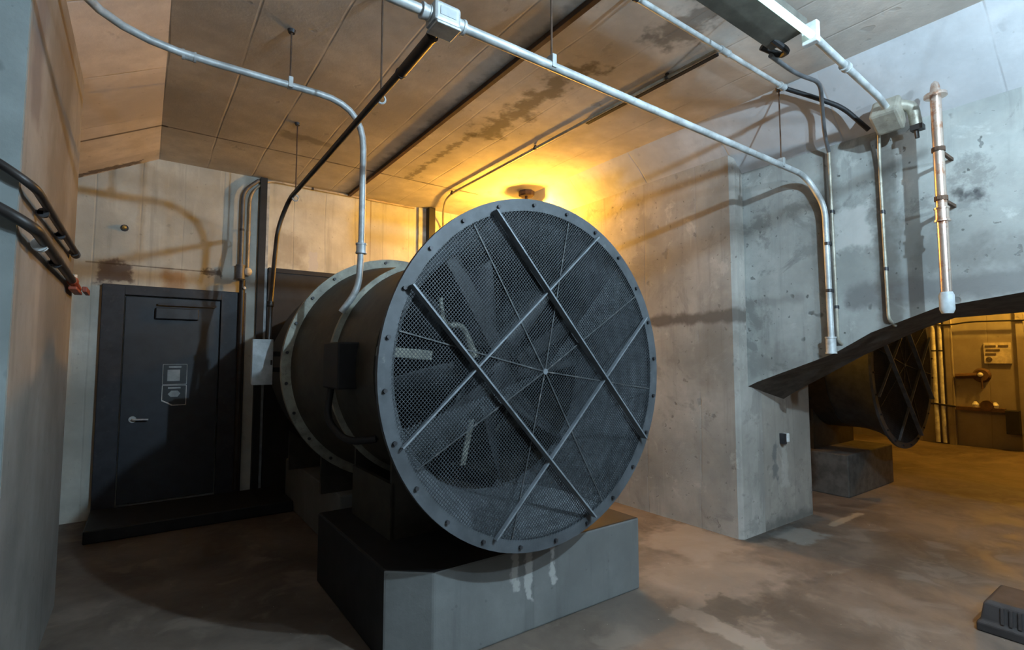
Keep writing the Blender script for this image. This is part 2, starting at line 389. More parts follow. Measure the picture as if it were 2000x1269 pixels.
for k, (z0, z1, peel, lab) in enumerate([(1.285, 1.492, False, 'upper dark notice with pale lettering bars on the navy door'),
                                         (1.07, 1.275, True, 'lower dark notice with peeled corner on the navy door')]):
    t = empty('door_notice', (.27, 6.424, z0), lab, 'notice', 'notices on the door')
    poly = [(.165, z0), (.375, z0), (.375, z1), (.165, z1)]
    if peel: poly = [(.165, z0+.05), (.255, z0), (.375, z0), (.375, z1), (.165, z1)]
    build('notice_plate', MB().prism(poly, 'y', 6.421, 6.4248), M['notice_dark'], t)
    e = MB()
    for i in range(len(poly)):
        a, bb = Vector((poly[i][0], 6.4195, poly[i][1])), Vector((poly[(i+1) % len(poly)][0], 6.4195, poly[(i+1) % len(poly)][1]))
        e.tube([a, bb], .0035 if not (peel and i == 0) else .007, 6)
    build('notice_border', e, M['white'] if peel else M['box_grey'], t)
    w = MB().box(.215, .325, 6.4185, 6.4212, z1-.034, z1-.018)
    if peel: w.prism([(.215, z0+.115), (.245, z0+.15), (.30, z0+.15), (.325, z0+.12), (.30, z0+.085), (.24, z0+.085)], 'y', 6.4185, 6.4212)
    else: w.box(.205, .315, 6.4185, 6.4212, z0+.035, z1-.055)
    build('notice_print', w, M['notice_pale'], t)

# wall hardware near the door
t = empty('brass_anchor', (-.21, 6.47, 2.876), 'small brass anchor stud on the wall above the door', 'anchor')
build('anchor_plate', MB().lathe([(0, -.02), (.03, -.02), (.035, 0), (0, 0)], (-.21, 6.469, 2.876), 'y', 20), M['bolt'], t, smooth=True)
build('stud', MB().ball((-.21, 6.44, 2.876), .02), M['brass'], t, smooth=True)

# ------------------------------------------------------------------ back wall posts, damper plate, box
for k, (x0, x1, lab, part) in enumerate([(1.02, 1.09, 'black steel post on the back wall left of the fan', False),
                                         (3.02, 3.22, 'two-tone steel post on the back wall behind the fan rim', True)]):
    t = empty('steel_post', (x0, 6.44, 0), lab, 'post', 'posts flanking the duct plate')
    if part:
        build('web', MB().box(x0, x0+.11, 6.43, 6.468, 0, 3.64), M['box_grey'], t)
        build('flange', MB().box(x0+.11, x1, 6.33, 6.468, 0, 3.64), M['black'], t)
    else:
        build('web', MB().box(x0, x1, 6.39, 6.468, 0, 3.64), M['black'], t)
        build('edge_strip', MB().box(x1, x1+.035, 6.44, 6.468, 0, 3.64), M['box_grey'], t)
t = empty('duct_plate', (2.05, 6.42, 0), 'dark steel duct plate on the back wall behind the fan', 'plate')
build('plate', MB().box(1.13, 3.01, 6.40, 6.466, 0, 2.60), M['black'], t)
build('top_lip', MB().box(1.13, 3.01, 6.385, 6.40, 2.55, 2.60), M['black'], t)
t = empty('enclosure_box', (.77, 4.62, 1.34), 'pale grey electrical box bracketed behind the fan rear flange on the left', 'electrical box')
build('box_body', MB().box(.710, .850, 4.56, 4.66, 1.345, 1.70), M['box_grey'], t, bevel=.006)
build('box_cover', MB().box(.703, .857, 4.545, 4.56, 1.34, 1.708), M['box_grey'], t, bevel=.004)
build('latch', MB().box(.838, .85, 4.535, 4.545, 1.50, 1.54), M['bolt'], t)
for z_ in (1.44, 1.57): build('bracket', MB().box(.852, .922, 4.60, 4.65, z_, z_+.04), M['black'], t)
# conduits feeding the box
def conduit(name, label, path, r, mat, rad=.15, couplings=(), straps=(), n=14, group=None, cat='conduit', loc=None, capmat=None):
    t = empty(name, loc or path[0], label, cat, group)
    build('pipe', MB().tube(arc_path(path, rad), r, n), mat, t, smooth=True)
    for (p, dv, ln, rr) in couplings:
        p, dv = Vector(p), Vector(dv).normalized(); q = p+dv*ln
        cb = MB().tube([p, p+dv*.012, p+dv*.013, q-dv*.013, q-dv*.012, q], [rr*1.12, rr*1.12, rr, rr, rr*1.12, rr*1.12], n)
        build('coupling', cb, capmat or mat, t, smooth=True)
    for (cpos, ax, out) in straps:   # strap round the pipe with a foot against the wall
        cpos, ax, out = Vector(cpos), Vector(ax), Vector(out)
        s_ = MB().tube([cpos-ax*.012, cpos+ax*.012], r+.004, n)
        side = ax.normalized().cross(out.normalized())
        s_.obox(cpos+out*.5, ax*.012, side*.008, out*.5)
        build('strap', s_, M['bolt'], t)
    return t
conduit('wall_conduit', 'tan thin conduit looping from the ceiling corner down the back wall', [(2.95, 6.43, 3.62), (1.10, 6.43, 3.63), (.918, 6.43, 3.45), (.918, 6.43, 2.57)], .014, M['tan'], [.1, .18],
        couplings=[((.918, 6.43, 3.0), (0, 0, -1), .05, .017)], straps=[((1.6, 6.43, 3.627), (1, 0, 0), (0, .03, 0)), ((2.2, 6.43, 3.623), (1, 0, 0), (0, .03, 0))])
conduit('wall_conduit', 'dark thicker conduit beside the tan one above the door frame', [(1.0, 6.41, 3.60), (.845, 6.41, 3.45), (.845, 6.41, 2.42)], .021, M['grey_pipe'], .14,
        couplings=[((.845, 6.41, 2.60), (0, 0, -1), .16, .045)], straps=[((.845, 6.41, 3.0), (0, 0, 1), (0, .05, 0))])
conduit('wall_conduit', 'black conduit running down beside the right door jamb', [(.86, 6.36, 2.42), (.86, 6.36, .14)], .03, M['dark_pipe'], .1, straps=[((.86, 6.36, 1.4), (0, 0, 1), (0, .04, 0))])
for (z, r, lab) in [(2.53, .044, 'white round cap at the foot of the tan conduit'), (2.33, .016, 'tiny white stud below the round white cap')]:
    x = .918 if r > .02 else .875
    t = empty('white_cap', (x, 6.43, z), lab, 'cap')
    build('cap', MB().ball((x, 6.405 if r > .02 else 6.30, z), r, 14, 8, (1, .8, 1.1)), M['white'], t, smooth=True)
    build('cap_base', MB().lathe([(0, 0), (r*.8, 0), (r*.8, .06), (0, .06)], (x, 6.405 if r > .02 else 6.31, z), 'y', 16), M['bolt'], t)

# ------------------------------------------------------------------ axial fan
CX, FY, CZ = 1.79, 2.20, 1.48
fan = empty('axial_fan', (CX, 3.3, .47), 'large grey axial fan on the plinth, its mesh inlet facing forward', 'fan', 'ventilation fans')
# bell mouth: outer flange ring, rolled lip, flare to the throat
bell = MB().lathe([(.885, .02), (.885, -.005), (.95, -.005), (.95, .02), (.905, .03), (.86, .10), (.80, .22), (.765, .36), (.755, .55), (.735, .55), (.745, .36), (.78, .22), (.84, .10)], (CX, FY, CZ), 'y', 96, closed=True)
bl = build('inlet_bell', bell, [M['fan'], M['fan_bell']], fan, smooth=True)
for f_ in bl.data.polygons:                          # inside of the bell mouth paler, incoming light put into its colour
    c_ = f_.center; rad = Vector((c_.x-CX, 0, c_.z-CZ))
    if c_.y > FY+.0 and rad.length < .87 and rad.normalized().dot(f_.normal) < 0: f_.material_index = 1
for k in range(24):
    a = 2*math.pi*(k+.3)/24
    build('bolt', MB().lathe([(0, -.014), (.010, -.014), (.010, 0), (0, 0)], (CX+.918*math.cos(a), FY-.005, CZ+.918*math.sin(a)), 'y', 8), M['bolt'], bl)
# wire guard: two diagonal sets of wires clipped to the ring
def guard():
    g = MB(); R0 = .893; pitch = .0140; hw = .0013
    for s_, yy in ((1, -.004), (-1, -.001)):
        a = math.radians(47*s_); dx, dz = math.cos(a), math.sin(a); nx, nz = -dz, dx
        k = int(R0/pitch)
        for i in range(-k, k+1):
            o = i*pitch; L = math.sqrt(max(0, R0*R0-o*o))
            c = (CX+nx*o, FY+yy, CZ+nz*o)
            g.obox(c, (dx*L, 0, dz*L), (0, .0014, 0), (nx*hw, 0, nz*hw))
    return g
tag(build('guard_mesh', guard(), M['mesh'], fan), 'fine diamond wire mesh over the inlet')
for ang in (121.5, 78, 167, 32, -60.5, -104.5, -150, -8):
    a = math.radians(ang); dx, dz = math.cos(a), math.sin(a)
    build('mesh_seam', MB().obox((CX+dx*.445, FY-.009, CZ+dz*.445), (dx*.43, 0, dz*.43), (0, .002, 0), (-dz*.0035, 0, dx*.0035)), M['seam'], fan)
build('seam_hub', MB().lathe([(0, -.016), (.016, -.016), (.018, -.006), (0, -.006)], (CX, FY, CZ), 'y', 16), M['bar'], fan)
for k, (p, q) in enumerate([((-.346, .835), (.782, -.425)), ((-.805, .41), (.34, -.83)), ((.406, .80), (-.835, -.33)), ((.83, .336), (-.332, -.83))]):
    p, q = Vector((CX+p[0], 0, CZ+p[1])), Vector((CX+q[0], 0, CZ+q[1])); mdl = (p+q)/2; v = (q-p)/2; nrm = Vector((-v.z, 0, v.x)).normalized()
    dp = .022 if k < 2 else .012
    build('guard_bar', MB().obox((mdl.x, FY-.012-dp, mdl.z), v, (0, dp, 0), nrm*.0042), M['bar'], fan)
# overlapping second sheets of mesh between seams
def overlap(a0, a1, r0, r1):
    g = MB(); pitch = .0140; hw = .0014; A0, A1 = math.radians(a0), math.radians(a1)
    for s_ in (1, -1):
        a = math.radians(47*s_); dx, dz = math.cos(a), math.sin(a); nx, nz = -dz, dx
        k = int(.9/pitch)
        for i in range(-k, k+1):
            o = (i+.5)*pitch; ts = [t*.012-.9 for t in range(151)]; run = None
            for t in ts+[9]:
                x, z = nx*o+dx*t, nz*o+dz*t; an = math.atan2(z, x) % (2*math.pi); r = math.hypot(x, z)
                rel = (an-A0) % (2*math.pi)
                ins = t < 5 and r0 < r < r1 and rel < (A1-A0)
                if ins and run is None: run = t
                if not ins and run is not None:
                    e_ = min(t, .95)-.006; L = (e_-run)/2+.003; m_ = (e_+run)/2
                    g.obox((CX+nx*o+dx*m_, FY+.004, CZ+nz*o+dz*m_), (dx*L, 0, dz*L), (0, .0014, 0), (nx*hw, 0, nz*hw)); run = None
    return g
for (a0, a1, r0, r1) in [(32, 47, .05, .86), (197, 210, .05, .885), (299.5, 336, .40, .885), (240, 262, .62, .885)]:
    build('mesh_overlap', overlap(a0, a1, r0, r1), M['mesh2'], fan)
# casing, mid flange, diffuser and bolted rear flange
build('casing', MB().lathe([(.765, .54), (.765, 1.28), (.745, 1.28), (.745, .54)], (CX, FY, CZ), 'y', 72, closed=True), M['casing'], fan, smooth=True)
build('mid_flange', MB().lathe([(.745, 1.26), (.80, 1.26), (.80, 1.30), (.745, 1.30)], (CX, FY, CZ), 'y', 72, closed=True), M['flange'], fan, smooth=True)
build('diffuser', MB().lathe([(.765, 1.30), (.87, 2.04), (.85, 2.04), (.745, 1.30)], (CX, FY, CZ), 'y', 72, closed=True), M['casing'], fan, smooth=True)
rf = build('rear_flange', MB().lathe([(.85, 2.02), (.935, 2.02), (.935, 2.07), (.85, 2.07)], (CX, FY, CZ), 'y', 72, closed=True), M['flange'], fan, smooth=True)
for k in range(24):
    a = 2*math.pi*(k+.5)/24
    build('bolt', MB().lathe([(0, -.016), (.012, -.016), (.012, 0), (0, 0)], (CX+.905*math.cos(a), FY+2.02, CZ+.905*math.sin(a)), 'y', 8), M['bolt'], rf)
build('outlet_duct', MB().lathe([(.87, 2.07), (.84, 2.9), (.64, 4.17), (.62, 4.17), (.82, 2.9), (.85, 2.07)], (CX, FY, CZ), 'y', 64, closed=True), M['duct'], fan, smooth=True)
# impeller, motor and struts inside
mt = build('motor', MB().lathe([(0, .75), (.14, .75), (.17, .78), (.17, 1.25), (.14, 1.28), (0, 1.28)], (CX-.12, FY, CZ+.0), 'y', 32), M['motor'], fan, smooth=True)
hub = build('hub', MB().lathe([(0, .40), (.06, .405), (.13, .43), (.19, .50), (.20, .56), (.20, .72), (0, .72)], (CX, FY, CZ), 'y', 40), M['motor'], fan, smooth=True)
for k in range(8):
    a0 = 2*math.pi*(k+.20)/8; b_ = MB(); rows = 7
    for i in range(rows):
        f_ = i/(rows-1); r = .19+f_*.53; ch = .11+.06*f_; tw = math.radians(58-34*f_)
        a = Vector((math.cos(a0), 0, math.sin(a0))); tn = Vector((-math.sin(a0), 0, math.cos(a0)))
        for (u, off) in ((-1, 0), (0, .016), (1, 0)):
            dv = tn*math.cos(math.pi/2-tw)*u*ch + Vector((0, 1, 0))*math.sin(math.pi/2-tw)*u*ch
            nn = tn*math.sin(math.pi/2-tw)-Vector((0, 1, 0))*math.cos(math.pi/2-tw)
            b_.v.append(tuple(Vector((CX, FY+.62, CZ))+a*r+dv+nn*off))
    for i in range(rows-1):
        for j in range(2): b_.f.append((i*3+j, i*3+j+1, i*3+j+4, i*3+j+3))
    o = build('blade', b_, M['blade'], fan, smooth=True)
    sm = o.modifiers.new('solid', 'SOLIDIFY'); sm.thickness = .008
for ang in (32, 212, 122):
    a = math.radians(ang); dx, dz = math.cos(a), math.sin(a)
    build('strut', MB().obox((CX+dx*.42, FY+.335, CZ+dz*.42), (dx*.33, 0, dz*.33), (0, .012, 0), (-dz*.045, 0, dx*.045)), M['blade'], fan)
build('inner_light_patch', MB().obox((CX-.60, FY+.50, CZ+.10), (.15, 0, -.012), (0, .05, 0), (.003, 0, .028)), M['flange'], fan, bevel=.006)  # pale piece added in place of a patch of light on the inside
build('motor_lead', MB().tube(arc_path([(CX-.42, FY+.42, CZ+.42), (CX-.40, FY+.42, CZ+.26), (CX-.27, FY+.42, CZ+.27), (CX-.19, FY+.42, CZ+.08)], .06), [.014]*8+[.018]*9+[.03], 10), M['flange'], fan, smooth=True)
build('inner_strip', MB().obox((CX-.22, FY+.45, CZ-.42), (.018, 0, 0), (0, .006, 0), (.03, 0, .13)), M['flange'], fan)
# terminal box on the casing with a cable whip, and the saddle
jb = build('terminal_box', MB().obox((CX-.80, FY+.98, CZ+.03), (.07, 0, 0), (0, .15, 0), (0, 0, .14)), M['black'], fan, bevel=.01)
build('cable_whip', MB().tube(arc_path([(CX-.83, FY+1.08, CZ-.10), (CX-.87, FY+1.05, CZ-.30), (CX-.80, FY+.85, CZ-.42), (CX-.66, FY+.75, CZ-.40)], .12), .022, 10), M['black'], fan, smooth=True)
sd = MB()
for y0 in (2.97, 3.62):
    n = 14; poly = [(CX-.55, .47)]+[(CX+.55, .47)]
    for i in range(n+1):
        x = .55-1.1*i/n; poly.append((CX+x, CZ-math.sqrt(.765**2-x*x)-.002))
    sd.prism(poly, 'y', y0, y0+.03)
sd.box(CX-.56, CX-.53, 2.97, 3.65, .47, .80).box(CX+.53, CX+.56, 2.97, 3.65, .47, .80)
build('saddle', sd, M['casing'], fan)
st = MB()
for y0 in (4.235, 5.35):
    poly = [(CX-.6, .47), (CX+.6, .47)]
    for i in range(15):
        x = .6-1.2*i/14; poly.append((CX+x, CZ-math.sqrt(.872**2-x*x)-.002))
    build('rear_saddle', MB().prism(poly, 'y', y0+.05, y0+.09), M['casing'], fan)

# plinths
def plinth():
    poly = [(1.24, 2.41), (2.79, 2.41), (2.79, 3.80), (1.04, 3.80), (1.04, 2.58)]
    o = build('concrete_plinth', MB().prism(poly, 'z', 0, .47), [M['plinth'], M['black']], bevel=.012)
    for f_ in o.data.polygons:                       # side and top blackened to stand in for shade
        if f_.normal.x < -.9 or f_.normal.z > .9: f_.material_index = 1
    return tag(o, 'concrete plinth with water-streaked grey front and side blackened for shade under the near fan mouth', 'plinth', 'fan plinths')
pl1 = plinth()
pl2 = tag(build('concrete_plinth', MB().box(1.30, 2.5, 4.15, 6.05, 0, .47), M['plinth'], bevel=.012), 'dark concrete block under the outlet duct near the back wall', 'plinth', 'fan plinths')
OFF = (5.36, 0, 0)
fan2 = copy_tree(fan, OFF); fan2['label'] = 'second dark fan seen through the opening on the right'
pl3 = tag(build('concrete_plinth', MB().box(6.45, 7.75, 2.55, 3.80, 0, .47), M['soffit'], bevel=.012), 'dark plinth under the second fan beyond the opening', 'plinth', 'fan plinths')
pl4 = copy_tree(pl2, OFF); pl4['label'] = 'block under the outlet of the second fan beyond the opening'

# ------------------------------------------------------------------ conduits under the ceiling
GZ = 3.285
conduit('ceiling_conduit', 'galvanised conduit on the left bending down onto the fan casing',
        [(-.36, 1.4, GZ), (-.36, 3.388, GZ), (1.17, 3.388, GZ), (1.17, 3.388, 2.30), (1.16, 3.40, 2.02), (1.06, 3.44, 1.86)], .0215, M['galv'], [.62, .30, .12, .10],
        couplings=[((.11, 3.388, GZ), (1, 0, 0), .07, .027), ((1.17, 3.388, 2.33), (0, 0, -1), .07, .034), ((-.36, 2.2, GZ), (0, 1, 0), .06, .027)])
MZ, MY = 3.035, 1.93
mc = conduit('ceiling_conduit', 'long galvanised conduit crossing overhead and dropping down the right beam',
        [(-.2, MY, MZ), (4.325, MY-.0, MZ), (4.325, 1.80, 2.75), (4.325, 1.79, 1.60)], .0225, M['galv'], [.20, .10],
        couplings=[((.905, MY, MZ), (1, 0, 0), .045, .031), ((1.065, MY, MZ), (1, 0, 0), .05, .031), ((4.325, 1.795, 1.72), (0, 0, -1), .13, .036)],
        straps=[((4.325, 1.79, 2.45), (0, 0, 1), (.055, 0, 0)), ((4.325, 1.79, 2.08), (0, 0, 1), (.055, 0, 0))])
jb = build('junction_box', MB().box(.945, 1.075, MY-.05, MY+.05, MZ-.045, MZ+.045), M['galv'], mc, bevel=.014)
build('box_lid', MB().box(.955, 1.075, MY-.052, MY+.052, MZ-.058, MZ-.045), M['galv'], mc, bevel=.005)
build('maker_plate', MB().box(.972, 1.048, MY-.0525, MY-.0495, MZ-.018, MZ+.020), M['box_grey'], mc)
conduit('branch_conduit', 'dark conduit running back from the junction box and down to the pale box',
        [(1.01, MY+.05, MZ-.02), (1.01, 4.86, 2.985), (.945, 4.98, 2.74), (.90, 4.86, 2.36), (.85, 4.68, 2.0), (.835, 4.63, 1.705)], .019, M['dark_pipe'], [.14, .15, .15, .12],
        couplings=[((1.01, MY+.10, MZ-.022), (0, 1, -.03), .36, .026), ((.852, 4.69, 2.03), (-.05, -.14, -1), .04, .024)])
# hanger rods
def hanger(x, y, z0, z1, lab, ring=True, mat='rust'):
    t = empty('hanger_rod', (x, y, z1), lab, 'hanger', 'threaded hanger rods')
    build('rod', MB().tube([(x, y, z1), (x, y, z0)], .0055, 8), M[mat], t)
    build('anchor', MB().lathe([(0, -.02), (.02, -.02), (.026, 0), (0, 0)], (x, y, z1), 'z', 12), M['bolt'], t)
    if ring:
        r = MB(); pts = [(x+.026*math.cos(a), y, z0-.022+.026*math.sin(a)) for a in [2*math.pi*i/16 for i in range(17)]]
        r.tube(pts, .006, 6); build('clamp_ring', r, M['galv'], t)
    else:
        build('clamp', MB().box(x-.014, x+.014, y-.026, y+.026, z0-.05, z0+.02), M['galv'], t, bevel=.004)
hanger(.69, 3.388, GZ+.03, ZC, 'thin rod holding the left conduit below the ceiling', False)
hanger(1.63, MY, MZ+.035, ZC, 'thin rod holding the long overhead conduit near the top centre', False)
hanger(3.93, MY, MZ+.035, ZC-.005, 'thin rod at the ceiling fold holding the long conduit at the right', False)
hanger(1.035, 2.72, MZ+.005, ZC, 'thin rod with ring holding the dark branch conduit near the junction box')
hanger(1.037, 4.74, 2.99, ZC, 'thin rod with ring holding the dark branch conduit near the back wall')
# flat steel rail along the ceiling
tag(build('ceiling_rail', MB().box(2.03, 2.07, 1.0, 6.46, ZC-.035, ZC-.001), M['rust'], bevel=.003), 'dark flat steel rail running along the middle of the ceiling', 'rail')
# conduit along the ceiling by the fold, dropping onto the back wall
conduit('ceiling_conduit', 'thin conduit along the ceiling toward the orange lamp and down the back wall', [(3.05, 1.90, 3.615), (3.05, 5.7, 3.615), (3.30, 6.25, 3.60), (3.40, 6.44, 3.42), (3.40, 6.44, 2.6)], .0135, M['galv_dull'], [.3, .2, .12],
        straps=[((3.05, 3.87, 3.615), (0, 1, 0), (0, 0, .03)), ((3.05, 5.55, 3.615), (0, 1, 0), (0, 0, .03)), ((3.05, 2.3, 3.615), (0, 1, 0), (0, 0, .03))])
tag(build('ceiling_rail', MB().box(3.09, 3.125, 1.93, 3.2, ZC-.03, ZC-.001), M['black']), 'short black bar on the ceiling beside the thin conduit end', 'rail')
cc = conduit('ceiling_conduit', 'thin conduit crossing the ceiling beside the strip light', [(1.2, 1.86, 3.60), (3.86, 1.86, 3.60)], .017, M['galv'], .1,
        couplings=[((3.03, 1.86, 3.60), (1, 0, 0), .10, .022), ((3.80, 1.86, 3.60), (1, 0, 0), .07, .024)], straps=[((2.2, 1.86, 3.60), (1, 0, 0), (0, 0, .045))])
conduit('flexible_cable', 'black cable from the ceiling fold down to the wall box', [(3.87, 1.86, 3.60), (3.905, 1.844, 3.59), (4.02, 1.69, 3.49), (4.12, 1.565, 3.40), (4.25, 1.45, 3.22)], .017, M['black'], .08, cat='cable')
# strip light with hood, and its conduit to the box
t = empty('strip_light', (2.3, 1.35, 3.4), 'strip light with bright tube and dark hood at the top right', 'light')
build('hood', MB().prism([(1.29, 3.405), (1.50, 3.385), (1.50, 3.43), (1.42, 3.47), (1.29, 3.47)], 'x', 2.08, 2.98), M['hood'], t, bevel=.004)
build('tube', MB().tube([(2.10, 1.252, 3.333), (2.915, 1.245, 3.325)], .019, 16), M['tube'], t, smooth=True)
build('lampholder', MB().box(2.915, 2.955, 1.215, 1.30, 3.285, 3.405), M['white'], t, bevel=.006)
build('lampholder', MB().box(2.06, 2.10, 1.215, 1.30, 3.285, 3.405), M['white'], t, bevel=.006)
build('wiring', MB().tube(arc_path([(2.90, 1.45, 3.40), (3.02, 1.42, 3.36), (3.10, 1.50, 3.40), (2.98, 1.56, 3.44)], .04), .018, 8), M['black'], t, smooth=True)
for x in (2.2, 2.75): build('suspension_rod', MB().tube([(x, 1.40, 3.46), (x, 1.40, ZC)], .006, 8), M['bolt'], t)
conduit('lamp_conduit', 'galvanised conduit from the strip light to the wall box', [(2.95, 1.245, 3.325), (3.96, 1.28, 3.30), (4.10, 1.285, 3.27)], .021, M['galv'], .06,
        couplings=[((3.36, 1.26, 3.315), (1, .03, -.03), .05, .028)])
conduit('flexible_cable', 'dark cable looping from the strip light down onto the beam', [(3.03, 1.53, 3.39), (3.45, 1.58, 3.44), (3.86, 1.60, 3.52), (4.06, 1.68, 3.44), (4.22, 1.735, 3.27), (4.335, 1.758, 3.18)], .014, M['grey_pipe'], .16, cat='cable')
conduit('beam_conduit', 'thin pale conduit left on the beam beside the thick grey one', [(4.335, 1.758, 3.19), (4.345, 1.752, 1.68), (4.42, 1.73, 1.645)], .0115, M['galv_dull'], .04, straps=[((4.341, 1.755, 2.70), (0, 0, 1), (.035, 0, 0)), ((4.345, 1.753, 1.95), (0, 0, 1), (.03, 0, 0))], group='thin conduits on the beam')
conduit('beam_conduit', 'thin pale conduit below the grey box in the middle of the beam', [(4.285, 1.40, 3.24), (4.345, 1.425, 3.0), (4.345, 1.415, 1.83), (4.42, 1.40, 1.79)], .0115, M['galv_dull'], [.1, .04], straps=[((4.345, 1.42, 2.62), (0, 0, 1), (.03, 0, 0)), ((4.345, 1.417, 2.2), (0, 0, 1), (.03, 0, 0))], group='thin conduits on the beam')
t = empty('wall_box', (4.2, 1.3, 3.2), 'grey cast box with hanging clamp at the ceiling edge above the beam', 'electrical box')
build('box_body', MB().obox((4.165, 1.30, 3.245), (.075, 0, -.05), (0, .085, 0), (.045, 0, .07)), M['galv_dull'], t, bevel=.02)
build('conduit_hub', MB().tube(arc_path([(4.17, 1.24, 3.30), (4.20, 1.17, 3.27), (4.22, 1.16, 3.14)], .06), .035, 12), M['galv_dull'], t, smooth=True)
build('clamp_hook', MB().tube([(4.22, 1.165, 3.15), (4.225, 1.16, 3.05)], .014, 8).box(4.19, 4.25, 1.12, 1.19, 3.10, 3.135), M['dark_pipe'], t)
# white and rust standpipe
t = empty('standpipe', (4.10, 1.02, 1.86), 'shiny white and rust pipe with finial in front of the beam', 'pipe')
def CP(z): return (4.10, 1.02, z)
build('pipe', MB().tube([CP(1.95), CP(3.24)], .030, 16), M['white_pipe'], t, smooth=True)
build('finial', MB().tube([CP(3.24), CP(3.245), CP(3.26), CP(3.265), CP(3.30), CP(3.33), CP(3.345)], [.062, .062, .060, .03, .026, .02, .005], 16), M['white_pipe'], t, smooth=True)
build('coupling', MB().tube([CP(2.42), CP(2.43), CP(2.431), CP(2.50), CP(2.501), CP(2.51)], [.044, .044, .037, .037, .042, .042], 16), M['white_pipe'], t, smooth=True)
build('foot_fitting', MB().tube([CP(1.97), CP(1.95), CP(1.86), CP(1.835)], [.032, .040, .040, .03], 16), M['box_grey'], t, smooth=True)
for z in (2.56, 2.88): build('bracket', MB().box(4.06, 4.385, 1.012, 1.03, z, z+.02).tube([CP(z-.004), CP(z+.024)], .036, 16), M['rust'], t)
# unseen rod added so that its shadow crosses the beam
t = empty('shadow_rod', (2.8, .2, 3.2), 'thin unseen rod added overhead to cast a shadow on the beam', 'rod')
build('rod', MB().tube([(2.45, .20, 3.20), (3.18, .20, 3.20)], .011, 10), M['galv'], t)
for x in (2.5, 3.1): build('hanger_wire', MB().tube([(x, .20, 3.2), (x, .20, ZC)], .0018, 6), M['bolt'], t)

# ------------------------------------------------------------------ lamps
def lamp(pos, col, watts, lab, rb=.05, zc=ZC):
    t = empty('ceiling_lamp', (pos[0], pos[1], zc), lab, 'lamp', 'bulkhead ceiling lamps')
    build('lamp_base', MB().lathe([(0, zc), (.10, zc), (.10, zc-.05), (.085, zc-.06), (0, zc-.06)], (pos[0], pos[1], 0), 'z', 8), M['rust'], t)
    zd = pos[2]+.19
    build('stem', MB().tube([(pos[0], pos[1], zc-.05), (pos[0], pos[1], pos[2]+rb*1.1)], .02, 10), M['rust'], t)
    if zd < zc-.08: build('lamp_shade', MB().lathe([(0, zd+.03), (.06, zd+.03), (.15, zd), (.15, zd-.012), (.05, zd+.012), (0, zd+.012)], (pos[0], pos[1], 0), 'z', 8), M['rust'], t)
    build('bulb', MB().ball((pos[0], pos[1], pos[2]), rb, 16, 10, (1, 1, 1.2)), lamp_mat('lamp_glow', col, watts, rb*1.06), t, smooth=True)
lamp(COOL_POS, COOL, COOL_W, 'cool white ceiling lamp in front of the fan', .032)
lamp(COOL2_POS, (.66, .85, 1.0), COOL2_W, 'cool white pendant lamp in front of the fan, lower than the ceiling lamp', .035)
lamp(SOD_POS, SODIUM, SOD_W, 'orange ceiling lamp just above the near fan rim')
lamp(SOD2_POS, SODIUM, SOD2_W, 'orange ceiling lamp beyond the second fan')
lamp(SOD3_POS, SODIUM, SOD3_W, 'orange ceiling lamp behind the wall left of the second fan')

# ------------------------------------------------------------------ left pier conduits and valve
conduit('pier_conduit', 'dark upper conduit wrapping the left pier corner', [(-1.6, 2.55, 2.62), (-.50, 2.55, 2.29), (-.352, 2.545, 2.185), (-.365, 4.16, 2.20)], .016, M['dark_pipe'], [.1, .08], straps=[((-.37, 2.9, 2.167), (0, 1, 0), (-.025, 0, 0)), ((-.37, 3.45, 2.18), (0, 1, 0), (-.025, 0, 0))],
        couplings=[((-.37, 4.06, 2.197), (0, 1, 0), .1, .022)], group='conduits on the left pier')
conduit('pier_conduit', 'thicker dark lower conduit wrapping the left pier corner', [(-1.6, 2.545, 2.35), (-.50, 2.54, 2.125), (-.345, 2.535, 2.03), (-.365, 3.98, 2.015)], .021, M['dark_pipe'], [.1, .08], straps=[((-.365, 3.3, 2.015), (0, 1, 0), (-.03, 0, 0))],
        couplings=[((-.365, 2.80, 2.015), (0, 1, 0), .04, .024)], group='conduits on the left pier', capmat=M['galv'])
t = empty('valve', (-.365, 4.05, 2.0), 'small red valve at the end of the lower pier conduit', 'valve')
build('valve_body', MB().tube([(-.365, 3.985, 2.015), (-.365, 4.03, 2.015), (-.365, 4.10, 2.01), (-.365, 4.32, 2.0)], [.024, .03, .022, .022], 10).box(-.385, -.345, 4.02, 4.36, 1.965, 1.985), M['red'], t, bevel=.004)
build('handle', MB().obox((-.33, 4.42, 2.0), (.012, .0, 0), (0, .12, .0), (0, 0, .018)), M['red'], t, bevel=.004)
build('packing_nut', MB().tube([(-.365, 4.06, 2.03), (-.365, 4.06, 2.06)], .018, 6), M['galv'], t)

# ------------------------------------------------------------------ small things
t = empty('conduit_clip', (4.93, 2.50, .80), 'small pale clip fixed to the concrete jamb', 'clip')
build('clip_plate', MB().box(4.925, 4.975, 2.455, 2.505, .77, .85), M['white'], t, bevel=.006)
build('clip_back', MB().box(4.895, 4.93, 2.46, 2.511, .755, .85), M['bolt'], t)
